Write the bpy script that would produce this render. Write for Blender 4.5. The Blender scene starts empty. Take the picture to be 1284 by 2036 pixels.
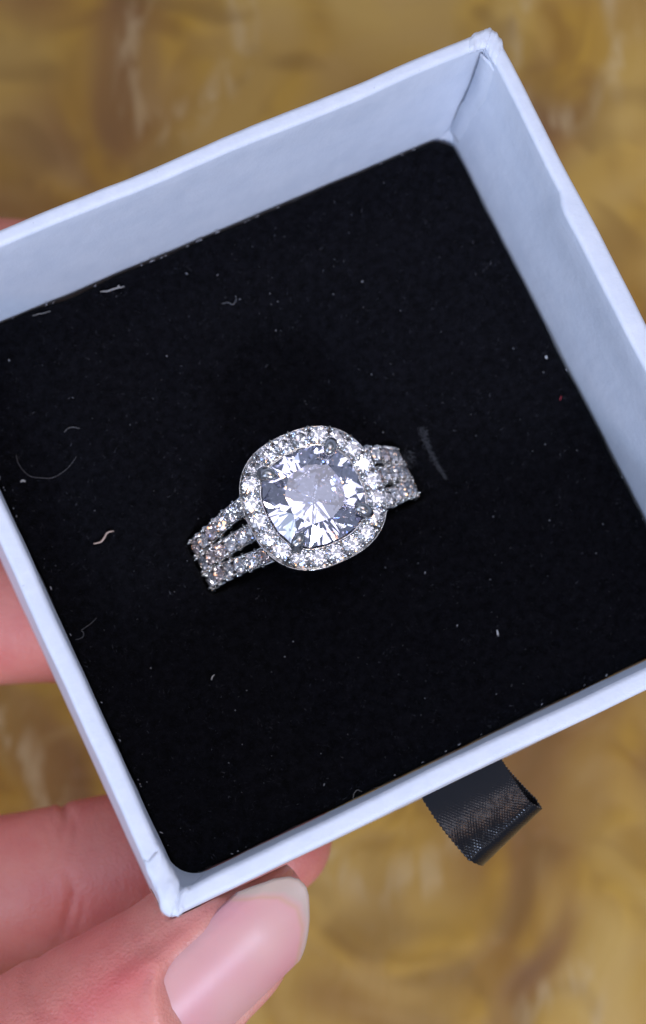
import bpy, bmesh, math, random
import numpy as np
from mathutils import Vector, Matrix, noise

random.seed(7)
rng = np.random.default_rng(7)
sc = bpy.context.scene
col = sc.collection
MM = 0.001
R_ = math.radians

# ------------------------------------------------------------------ camera
CAM_Z = 0.36                       # camera height over the cloth, metres
FPX, IW, IH = 4000.0, 1284, 2036   # focal length in photo pixels
cam_d = bpy.data.cameras.new('camera')
cam = bpy.data.objects.new('camera', cam_d); col.objects.link(cam)
cam.location = (0, 0, CAM_Z)
cam_d.sensor_fit = 'VERTICAL'; cam_d.sensor_height = 36.0
cam_d.lens = FPX / IH * 36.0
cam_d.clip_start = 0.005; cam_d.clip_end = 10
cam_d.dof.use_dof = True; cam_d.dof.focus_distance = 0.1555
cam_d.dof.aperture_fstop = cam_d.lens / 2.2
sc.camera = cam

# ------------------------------------------------------------------ world and lamps
world = bpy.data.worlds.new('World'); sc.world = world; world.use_nodes = True
bg = world.node_tree.nodes['Background']
bg.inputs[0].default_value = (0.64, 0.74, 1.0, 1); bg.inputs[1].default_value = 0.25

def area(name, loc, size, power, color=(1, 1, 1), target=(0, 0, 0.2)):
    d = bpy.data.lights.new(name, 'AREA'); d.shape = 'DISK'; d.size = size; d.energy = power; d.color = color
    o = bpy.data.objects.new(name, d); col.objects.link(o); o.location = loc
    o.rotation_euler = (Vector(target) - Vector(loc)).to_track_quat('-Z', 'Y').to_euler()
    return o
area('key_lamp', (0.12, -0.38, 0.62), 0.09, 2.05, (0.64, 0.755, 1.0))
area('left_fill', (-0.42, -0.16, 0.52), 0.36, 1.00, (0.64, 0.755, 1.0))  # unseen fill light added on the left to lift the right wall
area('back_fill', (-0.16, 0.40, 0.60), 0.24, 0.16, (0.64, 0.75, 1.0))  # small added fill for the bottom wall's inner face, no source known
area('stone_reflection_fill', (0.13, 0.30, 0.87), 0.42, 1.10, (0.80, 0.80, 1.0))  # unseen disc added so the stone's table reflects a pale veil
for k in range(11):
    a = 2.399963 * k; e = R_(32 + 46 * ((k * 0.618) % 1.0)); d = 0.50
    c = [(1, .97, .93), (.9, .95, 1), (1, .50, .22), (1, 1, 1), (.22, .38, 1.0), (1, .9, .85)][k % 6]
    area('sparkle_fill', (d * math.cos(e) * math.cos(a), d * math.cos(e) * math.sin(a), .2 + d * math.sin(e)), 0.034 if k % 6 not in (2, 4) else .055, 0.06 if k % 6 not in (2, 4) else 0.15, c)  # small unseen lights added for sparkle and coloured fire in the stones

sc.view_settings.view_transform = 'Standard'; sc.view_settings.look = 'None'
sc.view_settings.exposure = 0.0; sc.view_settings.gamma = 1.0
sc.render.engine = 'CYCLES'
cy = sc.cycles
cy.use_denoising = True
cy.max_bounces = 20; cy.transmission_bounces = 16; cy.glossy_bounces = 10; cy.diffuse_bounces = 4
cy.sample_clamp_indirect = 30; cy.caustics_reflective = True; cy.caustics_refractive = True
cy.blur_glossy = 0.3

# ------------------------------------------------------------------ pose of the box, solved from its rim in the photograph
RB = Matrix(((0.8982, -0.4300, 0.0911), (0.4053, 0.8905, 0.2066), (-0.1700, -0.1486, 0.9742)))
TB = Vector((1.32, 4.845, -151.1))
def box_matrix(off=(0, 0, 0)):
    t = (TB + RB @ Vector(off)) * MM
    m = RB.to_4x4(); m.translation = (t.x, t.y, t.z + CAM_Z)
    return m
def P(px, py, depth):                  # photo pixel + depth in mm -> camera mm
    return Vector(((px - IW / 2) / FPX * depth, -(py - IH / 2) / FPX * depth, -depth))
def on_box(px, py, z):                 # photo pixel -> point on the plane at height z of the box, box mm
    d = Vector(((px - IW / 2) / FPX, -(py - IH / 2) / FPX, -1))
    n = RB.col[2]; o = TB + n * z
    s = o.dot(n) / d.dot(n)
    return RB.transposed() @ (d * s - TB)

# ------------------------------------------------------------------ helpers
def obj(name, verts, faces, mat, parent=None, smooth=True, scale=MM):
    me = bpy.data.meshes.new(name)
    me.from_pydata([(v[0] * scale, v[1] * scale, v[2] * scale) for v in verts], [], faces)
    me.update()
    if smooth: me.shade_smooth()
    o = bpy.data.objects.new(name, me); col.objects.link(o)
    if mat: me.materials.append(mat)
    if parent: o.parent = parent
    return o
def dup(src, name, parent, matrix):
    o = bpy.data.objects.new(name, src.data); col.objects.link(o); o.parent = parent; o.matrix_local = matrix
    return o
def thing(name, label, cat, matrix):
    o = bpy.data.objects.new(name, None); col.objects.link(o); o.empty_display_size = 0.01
    o.matrix_world = matrix; o['label'] = label; o['category'] = cat
    return o
def tag(o, label, cat, group=None, kind=None):
    o['label'] = label; o['category'] = cat
    if group: o['group'] = group
    if kind: o['kind'] = kind
def nz(x, y, z=0.0): return noise.noise(Vector((x, y, z)))
def sstep(a, b, x):
    t = min(1, max(0, (x - a) / (b - a))); return t * t * (3 - 2 * t)

def recalc(o):
    bm = bmesh.new(); bm.from_mesh(o.data); bmesh.ops.recalc_face_normals(bm, faces=bm.faces); bm.to_mesh(o.data); bm.free()

class NT:
    def __init__(s, name):
        s.m = bpy.data.materials.new(name); s.m.use_nodes = True; s.t = s.m.node_tree; s.n = s.t.nodes
        s.b = s.n['Principled BSDF']; s.out = s.n['Material Output']
    def node(s, ty, **kw):
        n = s.n.new(ty)
        for k, v in kw.items(): setattr(n, k, v)
        return n
    def link(s, a, b): s.t.links.new(a, b)
    def coord(s, scale=1.0, which='Object', rot=(0, 0, 0), loc=(0, 0, 0)):
        tc = s.node('ShaderNodeTexCoord'); mp = s.node('ShaderNodeMapping')
        mp.inputs['Scale'].default_value = (scale,) * 3 if isinstance(scale, (int, float)) else scale
        mp.inputs['Rotation'].default_value = rot; mp.inputs['Location'].default_value = loc
        s.link(tc.outputs[which], mp.inputs['Vector']); return mp.outputs['Vector']
    def noise(s, vec, scale=1, detail=3, rough=.5, dist=0.0):
        n = s.node('ShaderNodeTexNoise'); n.inputs['Scale'].default_value = scale; n.inputs['Detail'].default_value = detail
        n.inputs['Roughness'].default_value = rough; n.inputs['Distortion'].default_value = dist
        s.link(vec, n.inputs['Vector']); return n.outputs['Fac']
    def ramp(s, fac, stops, interp='LINEAR'):
        r = s.node('ShaderNodeValToRGB'); r.color_ramp.interpolation = interp; e = r.color_ramp.elements
        while len(e) < len(stops): e.new(0.5)
        for i, (p, c) in enumerate(stops):
            e[i].position = p; e[i].color = (*c, 1) if len(c) == 3 else c
        s.link(fac, r.inputs['Fac']); return r.outputs['Color']
    def mix(s, fac, a, b, blend='MIX'):
        n = s.node('ShaderNodeMix', data_type='RGBA', blend_type=blend)
        for sock, v in ((n.inputs[0], fac), (n.inputs[6], a), (n.inputs[7], b)):
            if hasattr(v, 'is_linked'): s.link(v, sock)
            elif isinstance(v, (int, float)): sock.default_value = v
            else: sock.default_value = (*v, 1)
        return n.outputs[2]
    def math(s, op, a, b=0.0, clamp=False):
        n = s.node('ShaderNodeMath', operation=op); n.use_clamp = clamp
        for i, v in enumerate((a, b)):
            if hasattr(v, 'is_linked'): s.link(v, n.inputs[i])
            else: n.inputs[i].default_value = v
        return n.outputs[0]
    def bump(s, h, strength=.3, dist=.0002, normal=None):
        b = s.node('ShaderNodeBump'); b.inputs['Strength'].default_value = strength; b.inputs['Distance'].default_value = dist
        s.link(h, b.inputs['Height'])
        if normal: s.link(normal, b.inputs['Normal'])
        return b.outputs['Normal']
    def set(s, **kw):
        for k, v in kw.items():
            sock = s.b.inputs[k.replace('_', ' ')]
            if hasattr(v, 'is_linked'): s.link(v, sock)
            else: sock.default_value = (*v, 1) if isinstance(v, tuple) and len(v) == 3 and sock.type == 'RGBA' else v
        return s.m

# ------------------------------------------------------------------ materials
def m_paper():
    t = NT('white_paper'); v = t.coord(1000)
    n1 = t.noise(v, .35, 4); fine = t.noise(v, 5.0, 4, .65); mid = t.noise(v, 1.1, 3)
    c = t.ramp(n1, [(.3, (.73, .78, .86)), (.7, (.79, .83, .90))])
    spk = t.ramp(t.noise(v, 2.3, 2), [(.22, (.55, .55, .58)), (.26, (1, 1, 1))])
    c = t.mix(.35, c, spk, 'MULTIPLY')
    grain = t.noise(t.coord((900, 900, 260), rot=(.5, .4, 0)), 1.0, 4, .65)
    c = t.mix(.10, c, t.ramp(grain, [(.35, (.55, .58, .64)), (.65, (1, 1, 1))]), 'MULTIPLY')
    h = t.math('ADD', t.math('MULTIPLY', fine, .6), t.math('ADD', mid, grain))
    return t.set(Base_Color=c, Roughness=.5, Normal=t.bump(h, .32, .00012), Specular_IOR_Level=.4)
def m_velvet():
    t = NT('black_velvet'); v = t.coord(1000)
    n = t.noise(v, 1.6, 4, .65)
    c = t.ramp(n, [(.35, (.0016, .0016, .0024)), (.7, (.007, .007, .010))])
    return t.set(Base_Color=c, Roughness=.95, Specular_IOR_Level=.08, Sheen_Weight=.012, Sheen_Roughness=.5,
                 Normal=t.bump(t.noise(v, 3.5, 4, .7), .8, .0004))
def m_attr(name, attr, stops, **kw):
    t = NT(name); a = t.node('ShaderNodeAttribute'); a.attribute_name = attr
    return t.set(Base_Color=t.ramp(a.outputs['Fac'], stops), **kw)
def m_silver():
    t = NT('silver_metal'); v = t.coord(1000)
    n = t.noise(v, 2.5, 3)
    return t.set(Base_Color=(.70, .69, .67), Metallic=1.0, Roughness=t.math('MULTIPLY_ADD', n, .16) if False else .16,
                 Normal=t.bump(n, .12, .0001))
def m_gem(name, ior, tint=(1, 1, 1)):
    t = NT(name); t.n.remove(t.b)
    g = t.node('ShaderNodeBsdfGlass'); g.inputs['Roughness'].default_value = 0.0; g.inputs['IOR'].default_value = ior
    g.inputs['Color'].default_value = (*tint, 1); t.link(g.outputs[0], t.out.inputs['Surface'])
    return t.m
def m_skin():
    t = NT('skin'); v = t.coord(1000)
    big = t.noise(v, .11, 3); mid = t.noise(v, .5, 4, .6)
    c = t.ramp(big, [(.32, (.68, .25, .20)), (.5, (.73, .32, .245)), (.68, (.79, .41, .31))])
    c = t.mix(.3, c, t.ramp(mid, [(.3, (.64, .20, .17)), (.6, (.78, .38, .29))]))
    at = t.node('ShaderNodeAttribute'); at.attribute_name = 'flush_shade'
    c = t.mix(at.outputs['Fac'], c, (.60, .11, .105))  # reddened skin, plus painted shade on the fingers behind the box
    vo = t.node('ShaderNodeTexVoronoi'); vo.inputs['Scale'].default_value = 3.4; t.link(v, vo.inputs['Vector'])
    st = t.noise(t.coord((1500, 420, 900), rot=(0, 0, R_(35))), 1.0, 3, .6)
    h = t.math('ADD', t.math('MULTIPLY', vo.outputs['Distance'], .6), t.math('ADD', t.noise(v, 4, 3), t.math('MULTIPLY', st, 1.2)))
    return t.set(Base_Color=c, Roughness=.43, Subsurface_Weight=.35, Subsurface_Radius=(.0022, .0009, .0005), Subsurface_Scale=1.0,
                 Specular_IOR_Level=.45, Normal=t.bump(h, .36, .00015))
def m_nail():
    t = NT('nail'); a = t.node('ShaderNodeAttribute'); a.attribute_name = 'free'
    v = t.coord(1000)
    bed = t.ramp(t.noise(v, .12, 1), [(.35, (.70, .28, .30)), (.65, (.76, .42, .37))])
    lines = t.noise(t.coord((1400, 160, 600), rot=(0, 0, R_(-42))), 1, 2)
    c = t.mix(t.ramp(a.outputs['Fac'], [(.40, (0, 0, 0)), (.66, (1, 1, 1))]), bed, (.58, .44, .35))
    lin = t.ramp(a.outputs['Fac'], [(.36, (0, 0, 0)), (.46, (1, 1, 1)), (.56, (0, 0, 0))])
    c = t.mix(t.math('MULTIPLY', lin, .45), c, (.62, .38, .20))
    return t.set(Base_Color=c, Roughness=.36, Specular_IOR_Level=.32, Subsurface_Weight=.3, Subsurface_Radius=(.0014, .0007, .0005), Subsurface_Scale=1.0,
                 Coat_Weight=.0, Normal=t.bump(lines, .10, .0001))
def m_ribbon():
    t = NT('black_satin'); tc = t.node('ShaderNodeUVMap'); mp = t.node('ShaderNodeMapping'); t.link(tc.outputs[0], mp.inputs[0])
    br = t.node('ShaderNodeTexBrick'); br.inputs['Scale'].default_value = 1.0
    mp.inputs['Scale'].default_value = (2.0, 3.0, 1); br.inputs['Mortar Size'].default_value = .10; br.inputs['Mortar Smooth'].default_value = .6
    br.inputs['Brick Width'].default_value = 1.5; br.inputs['Row Height'].default_value = .8
    br.inputs['Color1'].default_value = (1, 1, 1, 1); br.inputs['Color2'].default_value = (.6, .6, .6, 1); br.inputs['Mortar'].default_value = (0, 0, 0, 1)
    t.link(mp.outputs[0], br.inputs['Vector'])
    nn = t.noise(mp.outputs[0], 1.1, 3, .6)
    h = t.math('ADD', br.outputs['Color'], t.math('MULTIPLY', nn, .3))
    return t.set(Base_Color=(.003, .003, .0045), Roughness=.26, Specular_IOR_Level=.38, Normal=t.bump(nn, .25, .0001),
                 Sheen_Weight=.05)
def m_cloth():
    t = NT('gold_brocade'); v = t.coord(1500, loc=(130, -40, 0))
    wob = t.node('ShaderNodeTexNoise'); wob.inputs['Scale'].default_value = .030; wob.inputs['Detail'].default_value = 0.6
    t.link(v, wob.inputs['Vector'])
    va = t.node('ShaderNodeVectorMath', operation='MULTIPLY_ADD'); va.inputs[1].default_value = (22, 22, 0)
    t.link(wob.outputs['Color'], va.inputs[0]); t.link(v, va.inputs[2]); w = va.outputs[0]
    def lattice(ox, oy):         # distance in mm to the nearest motif of the woven repeat
        a = t.node('ShaderNodeVectorMath', operation='ADD'); a.inputs[1].default_value = (ox, oy, 0); t.link(w, a.inputs[0])
        wr = t.node('ShaderNodeVectorMath', operation='WRAP'); wr.inputs[1].default_value = (32, 42, 1e6); wr.inputs[2].default_value = (-32, -42, -1e6); t.link(a.outputs[0], wr.inputs[0])
        fl = t.node('ShaderNodeVectorMath', operation='MULTIPLY'); fl.inputs[1].default_value = (1, .8, 0); t.link(wr.outputs[0], fl.inputs[0])
        le = t.node('ShaderNodeVectorMath', operation='LENGTH'); t.link(fl.outputs[0], le.inputs[0]); return le.outputs['Value']
    d = t.math('MULTIPLY', t.math('MINIMUM', lattice(-22, -91), lattice(10, -49)), 1 / 36.)
    sh = t.node('ShaderNodeVectorMath', operation='ADD'); sh.inputs[1].default_value = (-60, 90, 0); t.link(w, sh.inputs[0])  # pattern brown shifted so its colour also deepens the weak upper-left shadow
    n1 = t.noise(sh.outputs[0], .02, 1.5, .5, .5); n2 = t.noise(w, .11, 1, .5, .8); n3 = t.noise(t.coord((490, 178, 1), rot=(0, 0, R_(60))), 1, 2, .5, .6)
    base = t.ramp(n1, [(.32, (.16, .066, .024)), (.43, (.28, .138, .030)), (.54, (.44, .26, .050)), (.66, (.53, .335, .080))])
    gold = t.ramp(n2, [(.35, (.32, .16, .008)), (.62, (.52, .29, .018))])
    ring = t.ramp(d, [(.08, (1, 1, 1)), (.20, (.65, .65, .65)), (.30, (0, 0, 0)), (.44, (0, 0, 0)), (.55, (.75, .75, .75)), (.68, (.05, .05, .05))], 'EASE')
    c = t.mix(t.math('MULTIPLY', ring, .65), base, gold)
    pale = t.math('MULTIPLY', t.ramp(d, [(.20, (0, 0, 0)), (.31, (1, 1, 1)), (.42, (0, 0, 0))], 'EASE'), t.ramp(n3, [(.44, (0, 0, 0)), (.60, (1, 1, 1))]))
    c = t.mix(t.math('MULTIPLY', pale, .5), c, (.58, .43, .22))
    spots = t.ramp(t.noise(w, .075, 1, .5, .6), [(.50, (0, 0, 0)), (.75, (1, 1, 1))])
    c = t.mix(t.math('MULTIPLY', spots, .35), c, (.48, .30, .10))
    dk = t.ramp(t.noise(w, .06, 1, .5, .9), [(.26, (1, 1, 1)), (.48, (0, 0, 0))], 'EASE')
    c = t.mix(t.math('MULTIPLY', dk, .5), c, (.20, .10, .018))
    h = t.math('ADD', t.math('MULTIPLY', ring, .8), t.math('ADD', n2, t.math('MULTIPLY', n3, .6)))
    nrm = t.bump(h, .15, .002)
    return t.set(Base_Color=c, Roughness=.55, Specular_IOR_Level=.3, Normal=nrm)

PRONG = NT('prong_metal').set(Base_Color=(.46, .45, .44), Metallic=1.0, Roughness=.26)
PAPER = m_paper(); VELVET = m_velvet(); SILVER = m_silver(); SKIN = m_skin(); NAIL = m_nail(); RIBBON = m_ribbon(); CLOTH = m_cloth()
GEM = m_gem('zirconia', 2.2, (.97, .965, 1.0))
GEMS = m_gem('zirconia_small', 2.2, (1, .99, .985))
GEMP = m_gem('zirconia_blush', 2.2, (1, .955, .94))

# ------------------------------------------------------------------ cloth underneath
CLOTH_Z = 0.135           # the box is held about a hand's depth above the cloth
def build_cloth():
    vs, fs = [], []
    X0, X1, N = -420, 420, 150
    for j in range(N + 1):
        for i in range(N + 1):
            x = X0 + (X1 - X0) * i / N; y = X0 + (X1 - X0) * j / N
            z = 1.2 * nz(x / 60, y / 60, 3) + .5 * nz(x / 22, y / 22, 9)
            vs.append((x, y, z))
    for j in range(N):
        for i in range(N):
            a = j * (N + 1) + i; fs.append((a, a + 1, a + N + 2, a + N + 1))
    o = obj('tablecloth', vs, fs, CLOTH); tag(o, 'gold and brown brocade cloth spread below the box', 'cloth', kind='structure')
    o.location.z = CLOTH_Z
build_cloth()

# ------------------------------------------------------------------ the white box
HB, TH, HT, RC = 26.0, 2.1, 26.0, .8      # half size, wall thickness, height, corner radius
box = thing('gift_box', 'open white paper covered ring box held in a hand', 'box', box_matrix((0, 0, -HT)))
THK = (1.2, 1.4, 1.4, 1.25)
THB = (1.25, 2.15, 2.15, 1.55)      # thickness at pad level
def profile(th, tb):
    pts = []; r = .42; yi, yo = HB - th, HB
    for k in range(15): z = -HT + (HT - r) * k / 14; pts.append((yi - (tb - th) * min(1, (-r - z) / 15.0), z))
    for k in range(1, 7):
        a = math.pi / 2 * k / 6; pts.append((yi + r - r * math.cos(a), -r + r * math.sin(a)))
    for k in range(0, 7):
        a = math.pi / 2 * k / 6; pts.append((yo - r + r * math.sin(a), -r + r * math.cos(a)))
    for k in range(1, 11): pts.append((yo, -r - (HT - r) * k / 10))
    return pts
PROFS = [profile(t, b) for t, b in zip(THK, THB)]
def wall_point(k, u, y, z, off=0.0):
    x = u * y
    along = u * 26; win = sstep(1.0, .86, abs(u))
    top = sstep(-9, 0, z); inner = y < HB - THK[k] / 2
    dy = .10 * nz(along / 9, z / 14, k * 7.3) * (.4 + top) * win + .03 * nz(along / 2.2, z / 2, k * 3.1 + 40) * win
    dz = .09 * nz(along / 7, 5.5, k * 11.7) * win * top
    if inner: dy += -.16 * win * sstep(-6, -.5, z) * (.5 + nz(along / 16, 1.1, k * 5.0))
    if k == 3 and inner:       # dent in the right wall
        along = -along; s = along - 11.5
        w = sstep(-.2, 1.0, s + (z + 1) * .35)
        dy += -.50 * (1 - w) * sstep(-9, -.6, z) * sstep(-26, -8, along) + .18 * math.exp(-((s + (z + 1) * .35) / .7) ** 2) * sstep(-10, -1, z)
    y2 = y + dy; z2 = z + dz
    cx, cyv = abs(x), y2
    if cx > HB - RC and cyv > HB - RC:
        vx, vy = cx - (HB - RC), cyv - (HB - RC); l = math.hypot(vx, vy); lim = RC
        m_ = max(vx, vy)
        if l > 1e-6:
            s_ = m_ / l; vx *= s_; vy *= s_
        cx, cyv = HB - RC + vx, HB - RC + vy
        x = math.copysign(cx, x); y2 = cyv
    a = k * math.pi / 2                # k=0 top, 1 left, 2 bottom, 3 right
    return Vector((x * math.cos(a) - y2 * math.sin(a), x * math.sin(a) + y2 * math.cos(a), z2 + HT))
def build_wall(k):
    NU = 120; vs = []; fs = []; PROF = PROFS[k]; n = len(PROF)
    for i in range(NU + 1):
        u = -1 + 2 * i / NU
        u = math.copysign(1 - (1 - abs(u)) ** 1.15, u)
        for (y, z) in PROF: vs.append(wall_point(k, u, y, z))
    for i in range(NU):
        for j in range(n - 1):
            a = i * n + j; fs.append((a, a + 1, a + n + 1, a + n))
        fs.append((i * n + n - 1, i * n, (i + 1) * n, (i + 1) * n + n - 1))
    fs.append(tuple(range(n))); fs.append(tuple(range(NU * n + n - 1, NU * n - 1, -1)))
    o = obj('side_wall', vs, fs, PAPER, box); recalc(o); return o
for k in range(4): build_wall(k)
def slab(name, x, y, z0, z1, mat, parent):
    vs = [(sx * x, sy * y, z) for z in (z0, z1) for (sx, sy) in ((-1, -1), (1, -1), (1, 1), (-1, 1))]
    return obj(name, vs, [(3, 2, 1, 0), (4, 5, 6, 7), (0, 1, 5, 4), (1, 2, 6, 5), (2, 3, 7, 6), (3, 0, 4, 7)], mat, parent, False)
slab('base_panel', HB - 2.3, HB - 2.3, .05, 1.6, PAPER, box)
def corner_fold(k, side, width, seed, zmin=-7.5, amp=1.0):
    """paper wrapped over the rim at the end of wall k (side +1/-1), a thin lumpy sheet"""
    NP = [p for p in PROFS[k] if p[1] > zmin]; n = len(NP); NU = 16
    outer, innr = [], []
    for i in range(NU + 1):
        row_o, row_i = [], []
        for j, (y, z) in enumerate(NP):
            w = width * (1 + .35 * nz(j * .35, seed)) / 26
            u = side * (1 - w * (1 - i / NU))
            p = wall_point(k, u, y, z)
            e = 1e-3
            q1 = wall_point(k, max(-1, min(1, u + .01)), y, z); q0 = wall_point(k, max(-1, min(1, u - .01)), y, z)
            y1, z1 = NP[min(n - 1, j + 1)]; y0, z0 = NP[max(0, j - 1)]
            t2 = wall_point(k, u, y1, z1) - wall_point(k, u, y0, z0)
            nn = (q1 - q0).cross(t2)
            nn = nn.normalized() if nn.length > 1e-9 else Vector((0, 0, 1))
            rad = Vector((0, 0, 0))
            yy = y - (HB - THK[k] / 2); zz = max(0, z + .75)
            a = k * math.pi / 2
            outv = Vector((-yy * math.sin(a), yy * math.cos(a), zz))
            if nn.dot(outv) < 0: nn = -nn
            lump = .09 + amp * (.22 * max(0, nz(i * .22, j * .20, seed * 3.3)) + .05 * nz(i * .5, j * .4, seed))
            fade = sstep(0, 3, i)
            row_o.append(p + nn * (lump * (.35 + .65 * fade))); row_i.append(p - nn * .03)
        outer.append(row_o); innr.append(row_i)
    vs = [p for r in outer for p in r] + [p for r in innr for p in r]; fs = []; N0 = (NU + 1) * n
    for i in range(NU):
        for j in range(n - 1):
            a = i * n + j; fs.append((a, a + 1, a + n + 1, a + n)); fs.append((N0 + a, N0 + a + n, N0 + a + n + 1, N0 + a + 1))
    for j in range(n - 1): fs.append((j, N0 + j, N0 + j + 1, j + 1)); b = NU * n + j; fs.append((b, b + 1, N0 + b + 1, N0 + b))
    for i in range(NU):
        a = i * n; fs.append((a, a + n, N0 + a + n, N0 + a)); a = i * n + n - 1; fs.append((a, N0 + a, N0 + a + n, a + n))
    o = obj('corner_fold', vs, fs, PAPER, box); recalc(o)
# wall ends: k=1 (left) meets bottom; k=0 (top) meets right
corner_fold(1, -1, 4.2, 1.7, -5, 1.3); corner_fold(2, +1, .9, 4.4, -5, 1.0)      # corner over the thumb
corner_fold(3, -1, 1.7, 2.9, -1.2, 1.0); corner_fold(0, +1, 1.8, 6.1, -1.2, 1.3)   # opposite corner
corner_fold(0, -1, 2.5, 8.2); corner_fold(2, -1, 2.5, 9.6)
def corner_fillet(sg, r0, r1, pw, th, tb):
    """rounded paper in the inner corner over the thumb"""
    vs = []; fs = []; N, M = 24, 12
    for i in range(N + 1):
        t = i / N; z = -.8 - 18.0 * t; r = r0 + r1 * t ** pw; yi = HB - th - (tb - th) * min(1, t * 1.15) - .03 + .05 * nz(t * 5, 3.1)
        for j in range(M + 1):
            a = math.pi + math.pi / 2 * j / M; vs.append((sg * (-yi + r + r * math.cos(a)), sg * (-yi + r + r * math.sin(a)), z + HT))
        vs.append((sg * (-yi - .3), sg * (-yi - .3), z + HT))
    K = M + 2
    for i in range(N):
        for j in range(K): fs.append((i * K + j, i * K + (j + 1) % K, (i + 1) * K + (j + 1) % K, (i + 1) * K + j))
    fs.append(tuple(range(K))); fs.append(tuple(range(N * K + K - 1, N * K - 1, -1)))
    o = obj('corner_fillet', vs, fs, PAPER, box); recalc(o)
corner_fillet(1, .35, 2.2, .55, 1.4, 2.15); corner_fillet(-1, .02, 2.3, 9.0, 1.25, 1.35)

# loose paper edge running down the inner corner between the top and right walls
def paper_flap():
    vs = []; fs = []; N = 40; yi = HB - THK[3]; yt = HB - THK[0]
    for i in range(N + 1):
        t = i / N; z = -1.0 - 15.6 * t
        wob = .16 * nz(t * 7, 2.2) + .07 * nz(t * 25, 7.7)
        lift = .05 + .32 * (1 - t) ** 2 * (.7 + .5 * nz(t * 4, 3.3))
        edge = yt - .22 - .55 * math.sin(math.pi * min(1, t * 1.3)) * (1 - t) + wob
        yw = yi - (THB[3] - THK[3]) * min(1, -z / 15.0); q0 = Vector((yw + .08, edge - 2.4, z)); q1 = Vector((yw - .02 - lift * .25, edge - .9, z)); q2 = Vector((yw - .16 - lift, edge, z))
        for q in (q0, q1, q2, q2 + Vector((.12, .03, 0)), Vector((yi + .1, edge - 1.0, z)), Vector((yi + .1, edge - 2.4, z))): vs.append((q.x, q.y, q.z + HT))
    for i in range(N):
        for j in range(5): a = i * 6 + j; fs.append((a, a + 1, a + 7, a + 6))
        fs.append((i * 6 + 5, i * 6, i * 6 + 6, i * 6 + 11))
    fs.append(tuple(range(6))); fs.append(tuple(range(N * 6 + 5, N * 6 - 1, -1)))
    o = obj('paper_flap', vs, fs, PAPER, box); recalc(o)
paper_flap()

# black ribbon loop on the front wall
def pull_tab():
    NW, NL = 120, 190; vs = []; uvs = []
    th = .28
    def mid(s, w):      # s 0..1 along the loop from the upper anchor round the fold and back; w -1..1
        sk = 1 + (-.0 + .20 * -w)                       # left side longer
        L = 5.0 * sk
        if s < .40: a = s / .40; out = L * a; lay = 0
        elif s < .60: a = (s - .40) / .20; out = L + .95 * math.sin(math.pi * a); lay = a
        else: a = 1 - (s - .60) / .40; out = L * a; lay = 1
        f = out / 6.3
        z = -13.0 + 1.3 * math.sin(f * 2.0) - 1.2 * f * f
        gap = .35 + 2.4 * math.sin(min(1, f) * math.pi * .5) * (1 - .25 * w)
        ang = math.pi * lay if 0 < lay < 1 else (0 if lay == 0 else math.pi)
        z -= gap * (.5 - .5 * math.cos(ang))
        x = -.35 + w * 3.55 + 1.2 * f * f - .10 * w * f + 1.5 * lay * f
        y = -HB - .02 - out
        z += .12 * w * w + .05 * nz(w * 3, s * 8, 1)
        return Vector((x, y, z))
    for i in range(NL + 1):
        for j in range(NW + 1):
            s = i / NL; w = -1 + 2 * j / NW; e = 1e-3
            p = mid(s, w); t1 = mid(min(1, s + e), w) - mid(max(0, s - e), w); t2 = mid(s, min(1, w + e)) - mid(s, max(-1, w - e))
            n = t1.cross(t2).normalized()
            edge = .05 * (j in (0, NW)) * math.sin(i * 1.3)
            p = p + Vector((edge, 0, 0)) + n * (.034 * (.55 + .6 * nz(w * 9, s * 30, 2)) * math.sin(w * 3.5 * 6.2832 / .27 + 1.2 * nz(w * 4, s * 9, 4) + (1.57 if int(s * 13 / .18) % 2 else -1.57)) * abs(math.sin(s * 13 * 3.1416 / .18)))
            vs.append((p, n)); uvs.append((w * 3.5, s * 13))
    V = [(p.x, p.y, p.z + HT) for p, n in vs] + [((p - n * th).x, (p - n * th).y, (p - n * th).z + HT) for p, n in vs]
    N0 = len(vs); M = NW + 1; fs = []
    for i in range(NL):
        for j in range(NW):
            a = i * M + j; fs.append((a, a + 1, a + M + 1, a + M)); fs.append((N0 + a, N0 + a + M, N0 + a + M + 1, N0 + a + 1))
        a = i * M; fs.append((a, a + M, N0 + a + M, N0 + a)); a += NW; fs.append((a, N0 + a, N0 + a + M, a + M))
    o = obj('pull_tab', V, fs, RIBBON, box); recalc(o)
    uv = o.data.uv_layers.new(name='UVMap'); full = uvs + uvs
    for l in o.data.loops: uv.data[l.index].uv = full[l.vertex_index]
    o['label'] = 'black satin ribbon pull loop'
pull_tab()

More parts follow.
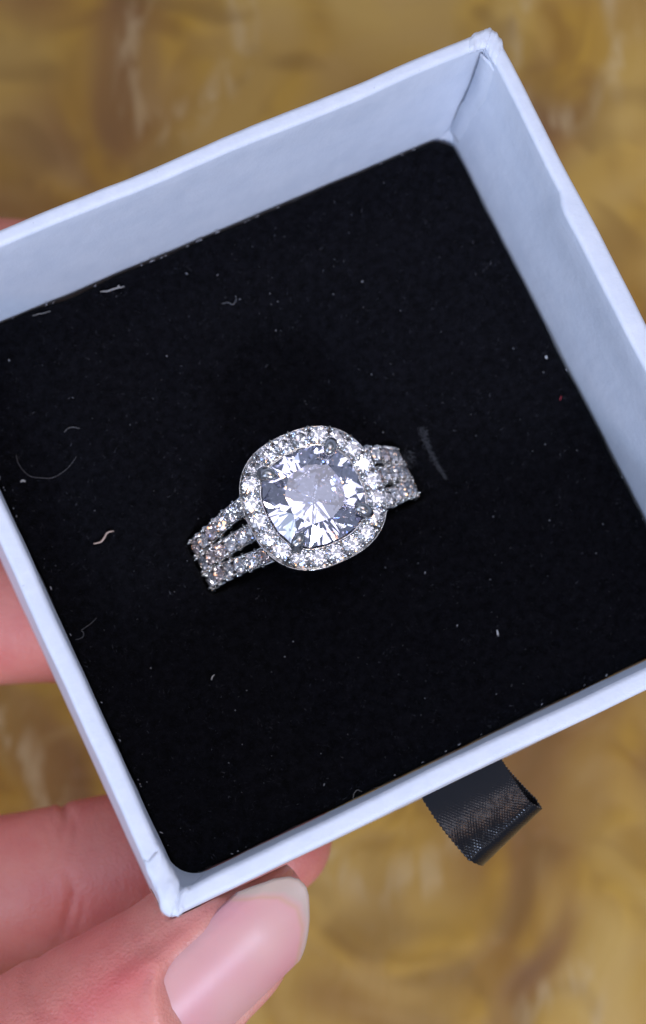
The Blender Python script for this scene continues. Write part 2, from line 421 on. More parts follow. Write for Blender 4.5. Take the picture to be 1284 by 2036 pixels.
# ------------------------------------------------------------------ black velvet foam insert
ZF = -17.0
RINGX, RINGY = -1.85, -1.05
foam_mat = box_matrix((0, 0, -HT + 1.65)); FH = HT - 1.65 + ZF       # insert height
foam = thing('foam_insert', 'black velvet covered foam pad inside the white box', 'cushion', foam_mat)
G = 23.75
def outline(t):          # t 0..4 round the square, counter-clockwise from the bottom-right corner
    k = int(t) % 4; f = t - int(t); s = -1 + 2 * f
    base = [(1, s), (-s, 1), (-1, -s), (s, -1)][k]
    x, y = base[0] * (24.3 if base[0] > 0 else G), base[1] * (24.65 if base[1] > 0 else G)
    wv = .20 * nz(x / 6, y / 6, 2) + .10 * nz(x / 2, y / 2, 5)
    if k == 1: wv += .25 * math.exp(-((x + 11) / 3.0) ** 2) - .12 * sstep(-12, -14, x)
    if k == 0: wv -= .05
    x -= base[0] * (.12 + max(-.1, wv)) if abs(base[0]) == 1 else 0
    y -= base[1] * (.12 + max(-.1, wv)) if abs(base[1]) == 1 else 0
    if x > 0 and y > 0:
        c = 24.3 + 24.65 - 1.3
        if x + y > c: d = (x + y - c) / 2; x -= d; y -= d
    if x < 0 and y < 0:
        r = 2.1; cx = -G + r; 
        if x < cx and y < cx:
            vx, vy = x - cx, y - cx; l = math.hypot(vx, vy)
            if l > r: vx *= r / l; vy *= r / l
            x, y = cx + vx, cx + vy
    return x, y
def foam_h(x, y):
    z = .10 * nz(x / 7, y / 7, 1) + .05 * nz(x / 1.7, y / 1.7, 2) + .025 * nz(x / .6, y / .6, 3)
    dx = max(0, abs(x - RINGX) - 9.2); dy = max(0, abs(y - RINGY) - 2.0)
    d = math.hypot(dx, dy); z -= 3.2 * (1 - sstep(0, 1.1, d))
    z += .22 * math.exp(-((d - 1.6) / .8) ** 2)
    return z
def build_foam():
    NR, NT_ = 120, 520; vs = []; fs = []
    for i in range(NR + 1):
        f = (i / NR)
        for j in range(NT_):
            ox, oy = outline(4 * j / NT_)
            x, y = ox * f, oy * f
            edge = sstep(.975, 1.0, f)
            z = foam_h(x, y) - .55 * edge * edge
            vs.append((x, y, FH + z))
    for j in range(NT_):
        ox, oy = outline(4 * j / NT_); vs.append((ox, oy, .02))
    for i in range(NR + 1):
        for j in range(NT_):
            a = i * NT_ + j; b = i * NT_ + (j + 1) % NT_; fs.append((a, a + NT_, b + NT_, b))
    fs.append(tuple(range((NR + 1) * NT_ + NT_ - 1, (NR + 1) * NT_ - 1, -1)))
    obj('pad', vs, fs, VELVET, foam)
    # pile: short fibres standing on the pad
    N = 42000; V = []; F = []; A = []
    for k in range(N):
        x = random.uniform(-G + .3, G - .3); y = random.uniform(-G + .3, G - .3)
        if x + y > 2 * G - 3: continue
        if x < -G + 2.5 and y < -G + 2.5 and math.hypot(x + G - 2.6, y + G - 2.6) > 2.3: continue
        if abs(x - RINGX) < 10 and abs(y - RINGY) < 3: continue
        z = FH + foam_h(x, y) - .03; a = random.uniform(0, 6.283); l = random.uniform(.25, .55); lean = random.uniform(.2, 1.6)
        w = random.uniform(.018, .035); c = math.cos(a); s = math.sin(a)
        tx, ty, tz = x + c * l * math.sin(lean), y + s * l * math.sin(lean), z + l * max(.1, math.cos(lean))
        b = len(V); V += [(x - s * w, y + c * w, z), (x + s * w, y - c * w, z), (tx, ty, tz)]; F.append((b, b + 1, b + 2))
        val = .12 + .30 * random.random() * (.4 + 1.2 * max(0, .5 + nz(x / 1.3, y / 1.3, 8))) + (.5 * random.random() if random.random() < .04 else 0); A += [val] * 3
    pm = m_attr('velvet_pile', 'shade', [(0, (.001, .001, .0015)), (.4, (.009, .009, .013)), (.7, (.06, .06, .07)), (1, (.16, .16, .18))], Roughness=.8, Specular_IOR_Level=.12)
    o = obj('velvet_pile', V, F, pm, foam, False); o['kind'] = 'stuff'
    at = o.data.attributes.new('shade', 'FLOAT', 'POINT'); at.data.foreach_set('value', A)
    # rubbed grey pile where the pad was slit, beyond the right shoulder of the ring
    V = []; F = []
    for k in range(420):
        t = random.random(); px = 838 + 46 * t ** 1.6 + random.gauss(0, 1.5 + 4 * (1 - t)); py = 848 + 100 * t + random.gauss(0, 2)
        if k > 300: px = 812 + random.gauss(0, 6); py = 912 + random.gauss(0, 9)
        p = on_box(px, py, ZF); x, y = p.x, p.y; z = FH + max(foam_h(x, y), -.6) + .06
        a = R_(-65) + random.gauss(0, .5); l = random.uniform(.1, .45); w = .02
        c, s = math.cos(a), math.sin(a); b = len(V)
        V += [(x - s * w, y + c * w, z), (x + s * w, y - c * w, z), (x + c * l, y + s * l, z + random.uniform(0, .15))]; F.append((b, b + 1, b + 2))
    gm = NT('rubbed_pile').set(Base_Color=(.05, .053, .062), Roughness=.9)
    o = obj('rubbed_pile', V, F, gm, foam, False); o['kind'] = 'stuff'
build_foam()

# ------------------------------------------------------------------ ring
ring = thing('ring', 'silver halo ring with large cushion stone standing in black foam', 'ring', box_matrix((RINGX, RINGY, ZF)))
def sup(th, n): return (abs(math.cos(th)) ** n + abs(math.sin(th)) ** n) ** (-1 / n)
def brilliant(R, cush=None, rt=.58, hc=.32, tg=.03, pd=.84, rs=.79, rl=.26, NB=8):
    V = []; F = []
    def add(r, ang, z):
        c = sup(ang, cush) if cush else 1.0
        V.append((r * R * c * math.cos(ang), r * R * c * math.sin(ang), z * R)); return len(V) - 1
    st = 2 * math.pi / NB; h = math.cos(st / 2)
    zs = hc + (rs * h - rt) * (tg - hc) / (1 - rt); zl = -pd + rl * h * (pd - tg)
    T = [add(rt, k * st, hc) for k in range(NB)]
    S = [add(rs, (k + .5) * st, zs) for k in range(NB)]
    Gt = [add(1, k * st / 2, tg) for k in range(2 * NB)]
    Gb = [add(1, k * st / 2, -tg) for k in range(2 * NB)]
    Lo = [add(rl, (k + .5) * st, zl) for k in range(NB)]
    C = add(0, 0, -pd)
    F.append(tuple(T))
    for k in range(NB):
        k1 = (k + 1) % NB; g0, g1, g2 = 2 * k, 2 * k + 1, (2 * k + 2) % (2 * NB)
        F.append((T[k], S[k], T[k1]))
        F.append((T[k], Gt[g0], S[k])); F.append((T[k1], S[k], Gt[g2]))
        F.append((S[k], Gt[g0], Gt[g1])); F.append((S[k], Gt[g1], Gt[g2]))
        F.append((C, Lo[k], Gb[g0])); F.append((C, Gb[g2], Lo[k]))
        F.append((Lo[k], Gb[g1], Gb[g0])); F.append((Lo[k], Gb[g2], Gb[g1]))
        F.append((Gt[g0], Gb[g0], Gb[g1], Gt[g1])); F.append((Gt[g1], Gb[g1], Gb[g2], Gt[g2]))
    return V, F
def gem(name, R, mat, parent, **kw):
    V, F = brilliant(R, **kw); o = obj(name, V, F, mat, parent, False); recalc(o); return o
def ball_mesh(V, F, c, rx, frame, nu=8, nv=6):
    b = len(V); ux, uy, uz = frame
    for i in range(nv + 1):
        ph = math.pi * i / nv
        for j in range(nu):
            a = 2 * math.pi * j / nu
            p = c + ux * (rx[0] * math.sin(ph) * math.cos(a)) + uy * (rx[1] * math.sin(ph) * math.sin(a)) + uz * (rx[2] * math.cos(ph))
            V.append(tuple(p))
    for i in range(nv):
        for j in range(nu):
            a0 = b + i * nu + j; a1 = b + i * nu + (j + 1) % nu
            F.append((a0, a0 + nu, a1 + nu, a1))
AX = (Vector((1, 0, 0)), Vector((0, 1, 0)), Vector((0, 0, 1)))

ZH = 7.55; NH = 2.45; HC = 4.80
halo = None
def build_halo():
    global halo
    prof = [(5.56, 6.2), (5.64, 7.0), (5.63, 7.26), (5.60, 7.30), (5.56, 7.24), (5.53, 6.75), (4.12, 6.75), (4.10, 7.3), (4.03, 7.36), (3.92, 7.3), (3.9, 6.2)]
    N = 160; n = len(prof); vs = []; fs = []
    for i in range(N):
        th = 2 * math.pi * i / N; s = sup(th, NH)
        for (r, z) in prof:
            rr = r * s; 
            vs.append((rr * math.cos(th), rr * math.sin(th), z))
    for i in range(N):
        for j in range(n):
            a = i * n + j; b = i * n + (j + 1) % n; i2 = (i + 1) % N
            fs.append((a, i2 * n + j, i2 * n + (j + 1) % n, b))
    halo = obj('halo', vs, fs, SILVER, ring); recalc(halo)
    # stones, equally spaced along the curve
    M = 2000; pts = [Vector((HC * sup(2 * math.pi * i / M, NH) * math.cos(2 * math.pi * i / M), HC * sup(2 * math.pi * i / M, NH) * math.sin(2 * math.pi * i / M), 0)) for i in range(M + 1)]
    cum = [0]
    for i in range(M): cum.append(cum[-1] + (pts[i + 1] - pts[i]).length)
    NS = 21
    def at(s):
        s %= cum[-1]; i = min(M - 1, int(np.searchsorted(cum, s, side='right')) - 1); f = (s - cum[i]) / (cum[i + 1] - cum[i])
        p = pts[i].lerp(pts[i + 1], f); t = (pts[i + 1] - pts[i]).normalized(); return p, t
    proto = None; V = []; F = []
    for k in range(NS):
        p, t = at(cum[-1] * (k + .5) / NS)
        nrm = Vector((t.y, -t.x, 0))
        rot = Matrix.Rotation(random.uniform(0, 6.28), 4, 'Z'); tilt = Matrix.Rotation(random.uniform(-.12, .12), 4, t) @ Matrix.Rotation(random.uniform(-.12, .12) , 4, nrm)
        m = Matrix.Translation(Vector((p.x, p.y, ZH + .12 + random.uniform(-.03, .03))) * MM) @ tilt @ rot
        if proto is None: proto = gem('halo_stone', .735, GEMS, halo); proto.matrix_local = m
        else: dup(proto, 'halo_stone', halo, m)
        p, t = at(cum[-1] * k / NS); nrm = Vector((t.y, -t.x, 0))
        for off in (-.58, .58):
            for so in (-.2, .2):
                c = p + nrm * off + t * so + Vector((0, 0, ZH + .16)); ball_mesh(V, F, c, (.165, .165, .24), AX)
        c = p + nrm * .88 + Vector((0, 0, ZH - .3)); ball_mesh(V, F, c, (.10, .10, .5), AX)
    o = obj('bead_setting', V, F, SILVER, halo); o['kind'] = 'stuff'
build_halo()
cs = gem('center_stone', 3.92, GEM, ring, cush=2.6, rt=.60, hc=.30, pd=.82, NB=9, rs=.79, rl=.22)
cs.location = (0, 0, 7.75 * MM); cs['label'] = 'large clear cushion cut stone with faceted table'
cs.rotation_euler = (0, 0, 0)
def tube(pts, rad, nseg=12):
    V = []; F = []; n = len(pts)
    for i, p in enumerate(pts):
        p = Vector(p); t = (Vector(pts[min(n - 1, i + 1)]) - Vector(pts[max(0, i - 1)])).normalized()
        a = Vector((0, 0, 1)) if abs(t.z) < .9 else Vector((1, 0, 0)); u = t.cross(a).normalized(); w = t.cross(u)
        for j in range(nseg):
            an = 2 * math.pi * j / nseg; V.append(tuple(p + (u * math.cos(an) + w * math.sin(an)) * rad[i]))
    for i in range(n - 1):
        for j in range(nseg):
            a = i * nseg + j; b = i * nseg + (j + 1) % nseg; F.append((a, b, b + nseg, a + nseg))
    F.append(tuple(range(nseg - 1, -1, -1))); F.append(tuple(range((n - 1) * nseg, n * nseg)))
    return V, F
def build_prongs():
    q = [(4.25, 5.6), (4.4, 6.8), (4.50, 7.8), (4.42, 8.25), (4.22, 8.52), (3.92, 8.66), (3.58, 8.70), (3.30, 8.66)]
    rd = [.42, .44, .48, .52, .56, .54, .44, .2]
    for k in range(4):
        a = math.pi / 4 + k * math.pi / 2 + (.03, -.05, .02, .04)[k]
        V, F = tube([(r * math.cos(a), r * math.sin(a), z) for r, z in q], rd, 14)
        o = obj('prong', V, F, PRONG, ring); recalc(o)
build_prongs()
def build_gallery():
    prof = [(5.5, 6.35), (5.2, 6.0), (3.4, 3.9), (3.2, 3.9), (4.6, 6.1), (4.7, 6.35)]
    N = 64; n = len(prof); vs = []; fs = []
    for i in range(N):
        th = 2 * math.pi * i / N; s = sup(th, NH)
        for r, z in prof: vs.append((r * s * math.cos(th), r * s * math.sin(th), z))
    for i in range(N):
        for j in range(n): i2 = (i + 1) % N; fs.append((i * n + j, i2 * n + j, i2 * n + (j + 1) % n, i * n + (j + 1) % n))
    o = obj('gallery', vs, fs, SILVER, ring); recalc(o)
build_gallery()
RZ, RO = -4.7, 10.35
def row_center(th, row):        # th degrees from the top, signed
    s = 2.28 - .80 * sstep(22, 64, abs(th)); a = R_(th)
    return Vector((RO * math.sin(a), row * s, RZ + RO * math.cos(a))), Vector((math.sin(a), 0, math.cos(a)))
pave_proto = [None, None]
def build_row(row):
    sect = [(-.74, -1.15), (-.74, -.12), (-.70, -.06), (-.62, -.10), (-.56, -.62), (.56, -.62), (.62, -.10), (.70, -.06), (.74, -.12), (.74, -1.15)]
    n = len(sect); vs = []; fs = []; segs = []
    for side in (-1, 1):
        start = len(vs); K = 44
        for i in range(K + 1):
            th = side * (14 + (84 - 14) * i / K); c, up = row_center(th, row)
            for (yy, hh) in sect:
                p = c + Vector((0, yy, 0)) + up * hh; vs.append(tuple(p))
        for i in range(K):
            for j in range(n): a = start + i * n; fs.append((a + j, a + n + j, a + n + (j + 1) % n, a + (j + 1) % n))
        fs.append(tuple(start + j for j in range(n))); fs.append(tuple(start + K * n + j for j in range(n)))
    br = obj('band_row', vs, fs, SILVER, ring); recalc(br)
    V = []; F = []
    for side in (-1, 1):
        for i in range(9):
            th = side * (22.5 + 6.9 * i)
            c, up = row_center(th, row)
            c2, _ = row_center(th + side * .5, row); tan = (c2 - c).normalized(); yv = up.cross(tan).normalized()
            if i < 8:
                fr = Matrix((tan, yv, up)).transposed().to_4x4()
                fr = Matrix.Translation((c + up * .08) * MM) @ fr @ Matrix.Rotation(random.uniform(-.14, .14), 4, 'X') @ Matrix.Rotation(random.uniform(-.14, .14), 4, 'Y') @ Matrix.Rotation(random.uniform(0, 6.28), 4, 'Z')
                q = 1 if random.random() < .28 else 0
                if pave_proto[q] is None: pave_proto[q] = gem('pave_stone', .61, (GEMS, GEMP)[q], br); pave_proto[q].matrix_local = fr
                else: dup(pave_proto[q], 'pave_stone', br, fr)
            cm, upm = row_center(th - side * 3.45, row)
            for yy in (-.60, .60):
                for so in (-.14, .14):
                    ball_mesh(V, F, cm + Vector((0, yy, 0)) + tan * so + upm * .07, (.125, .125, .26), (tan, yv, upm))
                ball_mesh(V, F, cm + Vector((0, yy * 1.28, 0)) - upm * .35, (.13, .16, .48), (tan, yv, upm))
    o = obj('bead_setting', V, F, SILVER, br); o['kind'] = 'stuff'
for row in (1, 0, -1): build_row(row)
# the hoop is built down to where it disappears in the slit of the pad

# ------------------------------------------------------------------ lint on the pad
def fibre(name_label, pix, rad, color, seed, z=.12, closed=False):
    cen = on_box(pix[0][0], pix[0][1], ZF)
    pts = []
    n = len(pix)
    P3 = [on_box(x, y, ZF + z) for x, y in pix]
    for i in range(n - 1):
        p0, p1, p2, p3 = P3[max(0, i - 1)], P3[i], P3[i + 1], P3[min(n - 1, i + 2)]
        for k in range(6):
            t = k / 6
            pts.append(.5 * ((2 * p1) + (p2 - p0) * t + (2 * p0 - 5 * p1 + 4 * p2 - p3) * t * t + (3 * p1 - p0 - 3 * p2 + p3) * t ** 3))
    pts.append(P3[-1])
    loc = Vector((cen.x, cen.y, ZF))
    out = []
    for i, p in enumerate(pts):
        q = p - loc; q.z = z + max(foam_h(p.x, p.y), -.5) + .10 * abs(math.sin(i * .35 + seed)); out.append(tuple(q))
    rads = [rad * (.45 + .55 * math.sin(math.pi * min(1, .12 + .85 * i / len(out)))) for i in range(len(out))]
    V, F = tube(out, rads, 6)
    m = NT('lint').set(Base_Color=color, Roughness=.8)
    o = obj('lint_fibre', V, F, m); o.matrix_world = box_matrix(loc); tag(o, name_label, 'lint', 'lint fibres on the black pad')
fibre('tan curled lint fibre lying alone on the black pad', [(186, 1082), (200, 1078), (207, 1070), (213, 1060), (226, 1056)], .075, (.62, .45, .36), 1)
fibre('long thin grey hair looped on the black pad beside the wall', [(32, 905), (38, 925), (58, 946), (85, 951), (110, 948), (135, 930), (152, 908)], .020, (.16, .15, .15), 2)
fibre('white lint scrap caught along the edge of the pad below the wall', [(200, 580), (211, 580), (221, 577), (233, 573), (236, 569), (238, 573), (247, 570)], .055, (.50, .48, .46), 3)
fibre('small pale lint scrap on the pad edge near a white lint scrap', [(64, 628), (74, 625), (84, 623), (100, 619)], .035, (.28, .27, .26), 8)
fibre('short curved grey hair next to the long looped hair', [(128, 860), (135, 852), (145, 850), (158, 852)], .022, (.22, .21, .21), 4)
fibre('hooked grey hair on the pad between the ring and the white lint scrap', [(440, 605), (452, 602), (462, 606), (469, 598), (468, 588)], .020, (.24, .24, .25), 5)
fibre('forked grey hair curling by the wall, past the tan fibre', [(150, 1272), (163, 1268), (166, 1258), (162, 1253), (178, 1242), (192, 1228)], .018, (.22, .22, .23), 6)
fibre('fine arched hair standing over the pad edge near the ribbon', [(702, 1596), (703, 1580), (710, 1571), (719, 1574)], .022, (.30, .28, .26), 7)
fibre('tiny red thread on the black pad', [(1113, 796), (1115, 788)], .035, (.45, .04, .06), 9)
fibre('short white lint speck on the pad under the ring', [(420, 1352), (422, 1346), (426, 1342)], .045, (.6, .58, .55), 10)
fibre('bright white lint speck on the pad beside the white wall', [(1084, 709), (1087, 712)], .075, (.8, .8, .8), 11)
fibre('oblong white lint speck on the pad opposite the ribbon', [(988, 1253), (989, 1260), (990, 1264)], .07, (.7, .7, .7), 12)
fibre('round pale lint speck near the looped hair', [(41, 958), (46, 956), (50, 958)], .10, (.55, .53, .5), 13)
def dust():
    V = []; F = []
    for k in range(230):
        x = random.uniform(-G + .6, G - .6); y = random.uniform(-G + .6, G - .6)
        if x + y > 2 * G - 4 or math.hypot(x - RINGX, y - RINGY) < 7 or (x < -G + 3 and y < -G + 3): continue
        s = random.choice([.014, .018, .022, .022, .028, .05]) ; z = foam_h(x, y) + random.uniform(.08, .25)
        a = random.uniform(0, 6.28); l = s * random.choice([1, 1, 1, 1.5, 2.5])
        u = Vector((math.cos(a), math.sin(a), random.uniform(-.2, .4))).normalized(); w = u.cross(Vector((0, 0, 1))).normalized()
        ball_mesh(V, F, Vector((x, y, z)), (l, s, s * .7), (u, w, u.cross(w)), 6, 4)
    for k in range(70):     # shreds of fluff along the pad edges
        side = random.choice([0, 1, 1, 2, 2, 3, 3]); f = random.uniform(.05, .95); x, y = outline(side + f)
        s = random.uniform(.025, .06); l = s * random.uniform(1, 4)
        t = Vector((-y, x, 0)).normalized()
        ball_mesh(V, F, Vector((x * .994, y * .994, foam_h(x, y) + random.uniform(-.1, .1))), (l, s, s), (t, Vector((0, 0, 1)).cross(t), Vector((0, 0, 1))), 6, 4)
    m = NT('dust').set(Base_Color=(.34, .34, .36), Roughness=.85)
    o = obj('dust', V, F, m); o.matrix_world = box_matrix((0, 0, ZF)); tag(o, 'tiny pale dust specks scattered over the black pad', 'dust', kind='stuff')
dust()

# ------------------------------------------------------------------ hand
def catmull(ctrl, per=10):
    out = []; n = len(ctrl)
    for i in range(n - 1):
        p0, p1, p2, p3 = [np.array(ctrl[j], float) for j in (max(0, i - 1), i, i + 1, min(n - 1, i + 2))]
        for k in range(per):
            t = k / per; out.append(.5 * (2 * p1 + (p2 - p0) * t + (2 * p0 - 5 * p1 + 4 * p2 - p3) * t * t + (3 * p1 - p0 - 3 * p2 + p3) * t ** 3))
    out.append(np.array(ctrl[-1], float)); return out
def limb(bm, ctrl, dors=Vector((0, 0, 1)), flat=.9, nseg=36):
    """ctrl: (x,y,z,r) in camera mm from root to tip; rounded ends"""
    pts = catmull(ctrl, 10); n = len(pts); rings = []
    def ring_at(c, t, r, f=1.0):
        s = t.cross(dors).normalized(); d = s.cross(t).normalized()
        return [bm.verts.new(c + s * (math.cos(a) * r * f) + d * (math.sin(a) * r * f * flat)) for a in [2 * math.pi * j / nseg for j in range(nseg)]]
    for i in range(n):
        c = Vector(pts[i][:3]); t = (Vector(pts[min(n - 1, i + 1)][:3]) - Vector(pts[max(0, i - 1)][:3])).normalized(); r = pts[i][3]
        if i == 0:
            for k in range(6, 0, -1):
                a = math.pi / 2 * k / 6.3; rings.append(ring_at(c - t * r * math.sin(a), t, r, math.cos(a)))
        rings.append(ring_at(c, t, r))
        if i == n - 1:
            for k in range(1, 7):
                a = math.pi / 2 * k / 6.3; rings.append(ring_at(c + t * r * .95 * math.sin(a), t, r, math.cos(a)))
    for a, b in zip(rings[:-1], rings[1:]):
        for j in range(nseg): bm.faces.new((a[j], a[(j + 1) % nseg], b[(j + 1) % nseg], b[j]))
    bm.faces.new(rings[0][::-1]); bm.faces.new(rings[-1])
def C4(px, py, d, r): p = P(px, py, d); return (p.x, p.y, p.z, r)
# thumb axis given in pixels along (s) and across (c) the thumb
def TA(s, c): return (.669 * c + .743 * s, .743 * c - .669 * s)
TH_D = 163.0
THUMB = [(-1298, 1662, 9.2, 164), (-1200, 1666, 8.2, 163.5), (-1108, 1668, 7.35, 163), (-1025, 1674, 6.75, 163), (-910, 1676, 6.25, 163), (-860, 1676, 5.5, 163), (-836, 1676, 4.7, 163)]
thumb_ctrl = [C4(-1500, 2480, 178, 12), C4(-1000, 2520, 172, 11), C4(-480, 2430, 168, 10.2), C4(-150, 2290, 166, 9.6)] + [C4(*TA(s, c), d, r) for s, c, r, d in THUMB]
tdir = (P(*TA(-815, 1676), TH_D) - P(*TA(-1108, 1668), TH_D)).normalized()
LR = Vector((.669, -.743, 0)); CAMV = Vector((0, 0, 1))
PSI = R_(29)
DORS = (CAMV * math.cos(PSI) + LR * math.sin(PSI)).normalized()
def nail_base(v): return np.interp(v, [-1, -.85, -.65, -.3, 0, .4, .8, 1], [-1010, -1052, -1082, -1110, -1122, -1118, -1085, -1045])
def build_hand():
    bm = bmesh.new()
    limb(bm, thumb_ctrl, DORS, .92, 48)
    limb(bm, [C4(-1250, 1660, 190, 10), C4(-750, 1770, 191, 8.8), C4(-350, 1800, 188, 7.8), C4(-120, 1796, 184.5, 7.75), C4(60, 1770, 181.5, 7.2), C4(250, 1728, 179.5, 6.9), C4(420, 1688, 179, 6.5), C4(545, 1662, 179, 5.5)])
    limb(bm, [C4(-1300, 1320, 190, 10.5), C4(-800, 1270, 193, 8.8), C4(-420, 1232, 190, 7.9), C4(-200, 1222, 188, 7.5), C4(0, 1214, 186, 6.9), C4(300, 1205, 186, 6.7), C4(500, 1198, 187, 5.6)])
    limb(bm, [C4(-1300, 1010, 191, 10), C4(-800, 950, 194, 8.2), C4(-420, 915, 192, 7.4), C4(-50, 895, 189, 6.7), C4(250, 885, 190, 6.3), C4(420, 880, 191, 5.3)])
    limb(bm, [C4(-1250, 760, 191, 9), C4(-800, 650, 193, 7.2), C4(-400, 585, 191, 6.5), C4(-60, 560, 188, 6.0), C4(150, 556, 188, 5.4), C4(260, 556, 189, 4.6)])
    # palm and wrist
    wr = [C4(-2500, 1500, 188, 17), C4(-2500, 1250, 190, 16)]
    for (kx, ky) in ((-1250, 1660), (-1300, 1320), (-1300, 1010), (-1250, 760)):
        for w in wr: limb(bm, [w, C4((kx - 2500) / 2, (ky + 1380) / 2, 191, 14.5), C4(kx, ky, 191, 11)], nseg=28)
    limb(bm, [wr[0], C4(-1900, 2050, 182, 16), C4(-1500, 2480, 178, 13)], nseg=28)
    limb(bm, [wr[0], C4(-1500, 1900, 186, 14), C4(-1250, 1660, 190, 11)], nseg=28)
    limb(bm, [C4(-3400, 1420, 185, 21), C4(-2500, 1380, 188, 20)], nseg=36)
    me = bpy.data.meshes.new('hand_raw'); bm.to_mesh(me); bm.free()
    for v in me.vertices: v.co *= MM
    tmp = bpy.data.objects.new('hand_raw', me); col.objects.link(tmp)
    md = tmp.modifiers.new('r', 'REMESH'); md.mode = 'VOXEL'; md.voxel_size = .00036; md.use_smooth_shade = True
    sm = tmp.modifiers.new('s', 'SMOOTH'); sm.factor = .5; sm.iterations = 8
    dg = bpy.context.evaluated_depsgraph_get(); ev = tmp.evaluated_get(dg)
    hm = bpy.data.meshes.new_from_object(ev); bpy.data.objects.remove(tmp)
    n = len(hm.vertices); co = np.empty(n * 3); hm.vertices.foreach_get('co', co); co = co.reshape(-1, 3) / MM
    nr = np.empty(n * 3); hm.vertices.foreach_get('normal', nr); nr = nr.reshape(-1, 3)
    # pixel coordinates of each vertex, to place creases, reddening and painted finger shade
    dep = -co[:, 2]; px = IW / 2 + FPX * co[:, 0] / dep; py = IH / 2 - FPX * co[:, 1] / dep
    s = .743 * px - .669 * py; c = .669 * px + .743 * py
    front = (dep < 171)
    disp = np.zeros(n)
    # bed under the nail
    a0 = np.array(P(*TA(-1298, 1664), TH_D)); rel = co - a0; al = rel @ np.array(tdir)
    perp = rel - al[:, None] * np.array(tdir); SD = np.array(tdir.cross(DORS).normalized()); 
    ang = np.degrees(np.arctan2(perp @ -SD, perp @ np.array(DORS)))
    thumb_near = front & (px > -300) & (s > -1500) & (s < -700) & (c > 1380)
    sb = nail_base(np.clip(ang / 46, -1, 1)); bed = np.clip((46 - np.abs(ang)) / 7, 0, 1) * np.clip((s - sb - 4) / 40, 0, 1)
    disp -= np.where(thumb_near, .42 * bed, 0)
    fold = np.exp(-((np.abs(ang) - 52) / 7) ** 2) * np.clip((s + 1150) / 40, 0, 1) * np.clip((-790 - s) / 30, 0, 1) * .22 + np.exp(-((s - sb + 10) / 22) ** 2) * np.clip((66 - np.abs(ang)) / 22, 0, 1) * .42
    disp += np.where(thumb_near, fold, 0)
    # knuckle wrinkles of the thumb and joint crease of the index finger
    wr_ = sum(np.exp(-(((s - s0) + 16 * np.sin(ang / 17 + k)) / 6) ** 2) * am for k, (s0, am) in enumerate([(-1215, .10), (-1245, .16), (-1278, .2), (-1310, .22), (-1345, .2)]))
    disp -= np.where(thumb_near, 1.5 * wr_ * np.clip((75 - np.abs(ang)) / 40, 0, 1), 0)
    idx = (dep > 168) & (py > 1560) & (py < 1990) & (px > -300) & (px < 700)
    for x0, am in ((132, .36), (150, .2), (104, .14), (118, .1)):
        disp -= np.where(idx, am * np.exp(-((px - x0 - (py - 1740) * .10 - 9 * np.sin(py / 23.0 + x0)) / 7) ** 2) * (.5 + .5 * np.sin(py / 31.0 + x0)), 0)
    low = np.array([nz(*(p / 5.0)) for p in co]) * .16
    co2 = co + nr * (disp + low)[:, None]
    # flesh gives way to the box: push points out of the box volume
    Rm = np.array(RB); bx = (co2 - np.array(TB)) @ Rm
    e = HB + .12
    ins = (bx[:, 0] > -e) & (bx[:, 0] < e) & (bx[:, 1] > -e) & (bx[:, 1] < e) & (bx[:, 2] < .0) & (bx[:, 2] > -HT - .12)
    dl = bx[:, 0] + e; db = bx[:, 1] + e; dz = bx[:, 2] + HT + .12
    thumb_in = ins & (dep < 171.5) & (c > 1400) & (py > 1600)
    db_first = thumb_in & (db <= dl)
    bx[db_first, 1] = -e
    bx[thumb_in & ~db_first, 0] = -e
    rest = ins & ~thumb_in
    bx[rest, 2] = -HT - .12
    co3 = bx @ Rm.T + np.array(TB)
    flush_shade = np.clip(.5 * np.exp(-(((px - 170) / 130) ** 2 + ((py - 1830) / 70) ** 2)) + .35 * np.exp(-(((px - 260) / 120) ** 2 + ((py - 1960) / 60) ** 2)), 0, 1) * front
    flush_shade += np.where(~front, .42, 0); flush_shade += np.where(front, .45 * np.clip((300 - px) / 260, 0, 1), 0)  # fingers behind the box: its shade painted in as darker red
    flush_shade += np.where(thumb_near, .3 * np.exp(-((np.abs(ang) - 55) / 9) ** 2), 0)
    base = np.array(P(-2500, 1400, 188))
    co3 = (co3 - base) * MM
    hm.vertices.foreach_set('co', co3.ravel()); hm.update(); hm.shade_smooth()
    at = hm.attributes.new('flush_shade', 'FLOAT', 'POINT'); at.data.foreach_set('value', np.clip(flush_shade, 0, 1))
    hm.materials.clear(); hm.materials.append(SKIN); hm.name = 'hand'
    h = bpy.data.objects.new('hand', hm); col.objects.link(h)
    h.location = (base[0] * MM, base[1] * MM, base[2] * MM + CAM_Z)
    tag(h, 'bare hand gripping the white box between thumb and fingers', 'hand')
    # thumb nail
    NUu, NV = 60, 48; V = []; FR = []
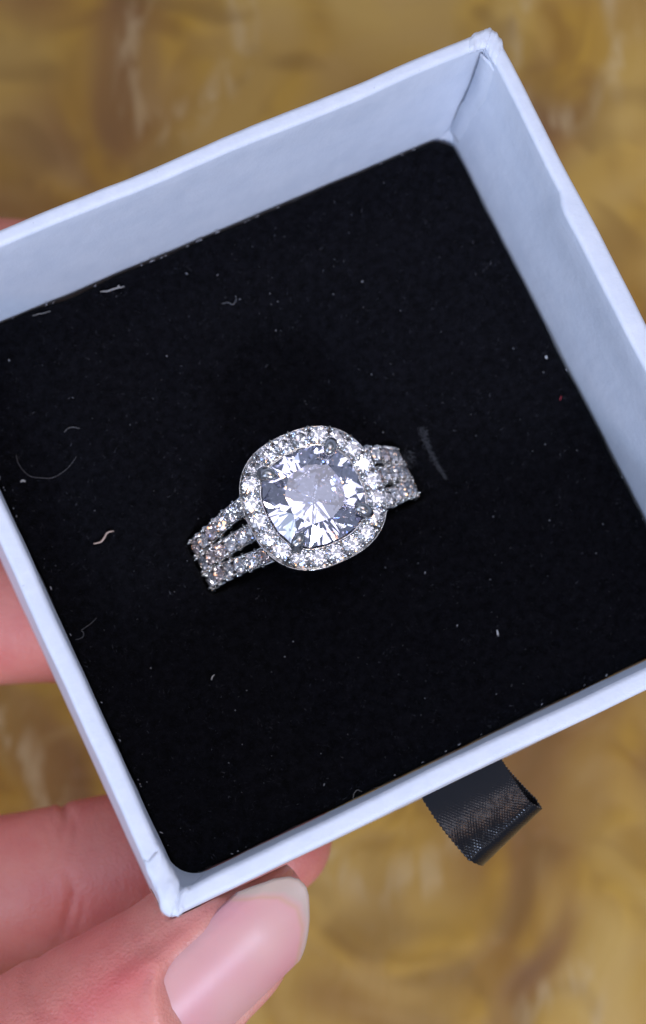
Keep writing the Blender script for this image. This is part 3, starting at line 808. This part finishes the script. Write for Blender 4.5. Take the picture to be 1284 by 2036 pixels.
    def nail_pt(s, v, off):
        c = 1672; px_, py_ = TA(s + 20, c); ax = P(px_, py_, TH_D)
        r = 6.55 + (6.05 - 6.55) * (s + 1110) / 350
        half = R_(46) * (1 - .02 * v)
        a = v * half
        sd = Vector((-SD[0], -SD[1], -SD[2]))
        k = sstep(-860, -735, s)
        p = ax + DORS * (math.cos(a) * r * .93 - .5 * k + off) + sd * (math.sin(a) * r)
        p -= (DORS * .30) * max(0, abs(v) - .85) / .15
        return p
    for i in range(NUu + 1):
        for j in range(NV + 1):
            u = i / NUu; v = -1 + 2 * j / NV
            s1 = float(np.interp(v, [-1, -.8, -.6, -.4, -.2, 0, .15, .3, .45, .6, .75, .9, 1], [-862, -838, -814, -792, -771, -753, -740, -732, -733, -744, -768, -804, -838])); s0 = nail_base(v)
            s = s0 + (s1 - s0) * u
            vt = v
            V.append(nail_pt(s, vt, .12 - .75 * sstep(.09, 0, u)))
            sm_ = float(np.interp(v, [-1, -.6, -.2, .15, .5, .75, 1], [-866, -832, -788, -769, -780, -808, -850]))
            FR.append(min(1, max(0, .5 + (s - sm_) / 90)))
    N0 = len(V)
    for i in range(NUu + 1):
        for j in range(NV + 1): V.append(V[i * (NV + 1) + j] - DORS * (.42 if i < NUu else .30)); FR.append(FR[i * (NV + 1) + j])
    F = []; M = NV + 1
    for i in range(NUu):
        for j in range(NV): a = i * M + j; F.append((a, a + 1, a + M + 1, a + M)); F.append((N0 + a, N0 + a + M, N0 + a + M + 1, N0 + a + 1))
        a = i * M; F.append((a, a + M, N0 + a + M, N0 + a)); a += NV; F.append((a, N0 + a, N0 + a + M, a + M))
    for j in range(NV): F.append((j, N0 + j, N0 + j + 1, j + 1)); a = NUu * M + j; F.append((a, a + 1, N0 + a + 1, N0 + a))
    o = obj('fingernail', [tuple(p - Vector(base)) for p in V], F, NAIL, h); recalc(o)
    at = o.data.attributes.new('free', 'FLOAT', 'POINT'); at.data.foreach_set('value', FR)
    o['label'] = 'glossy pink thumbnail with pale free edge'
build_hand()
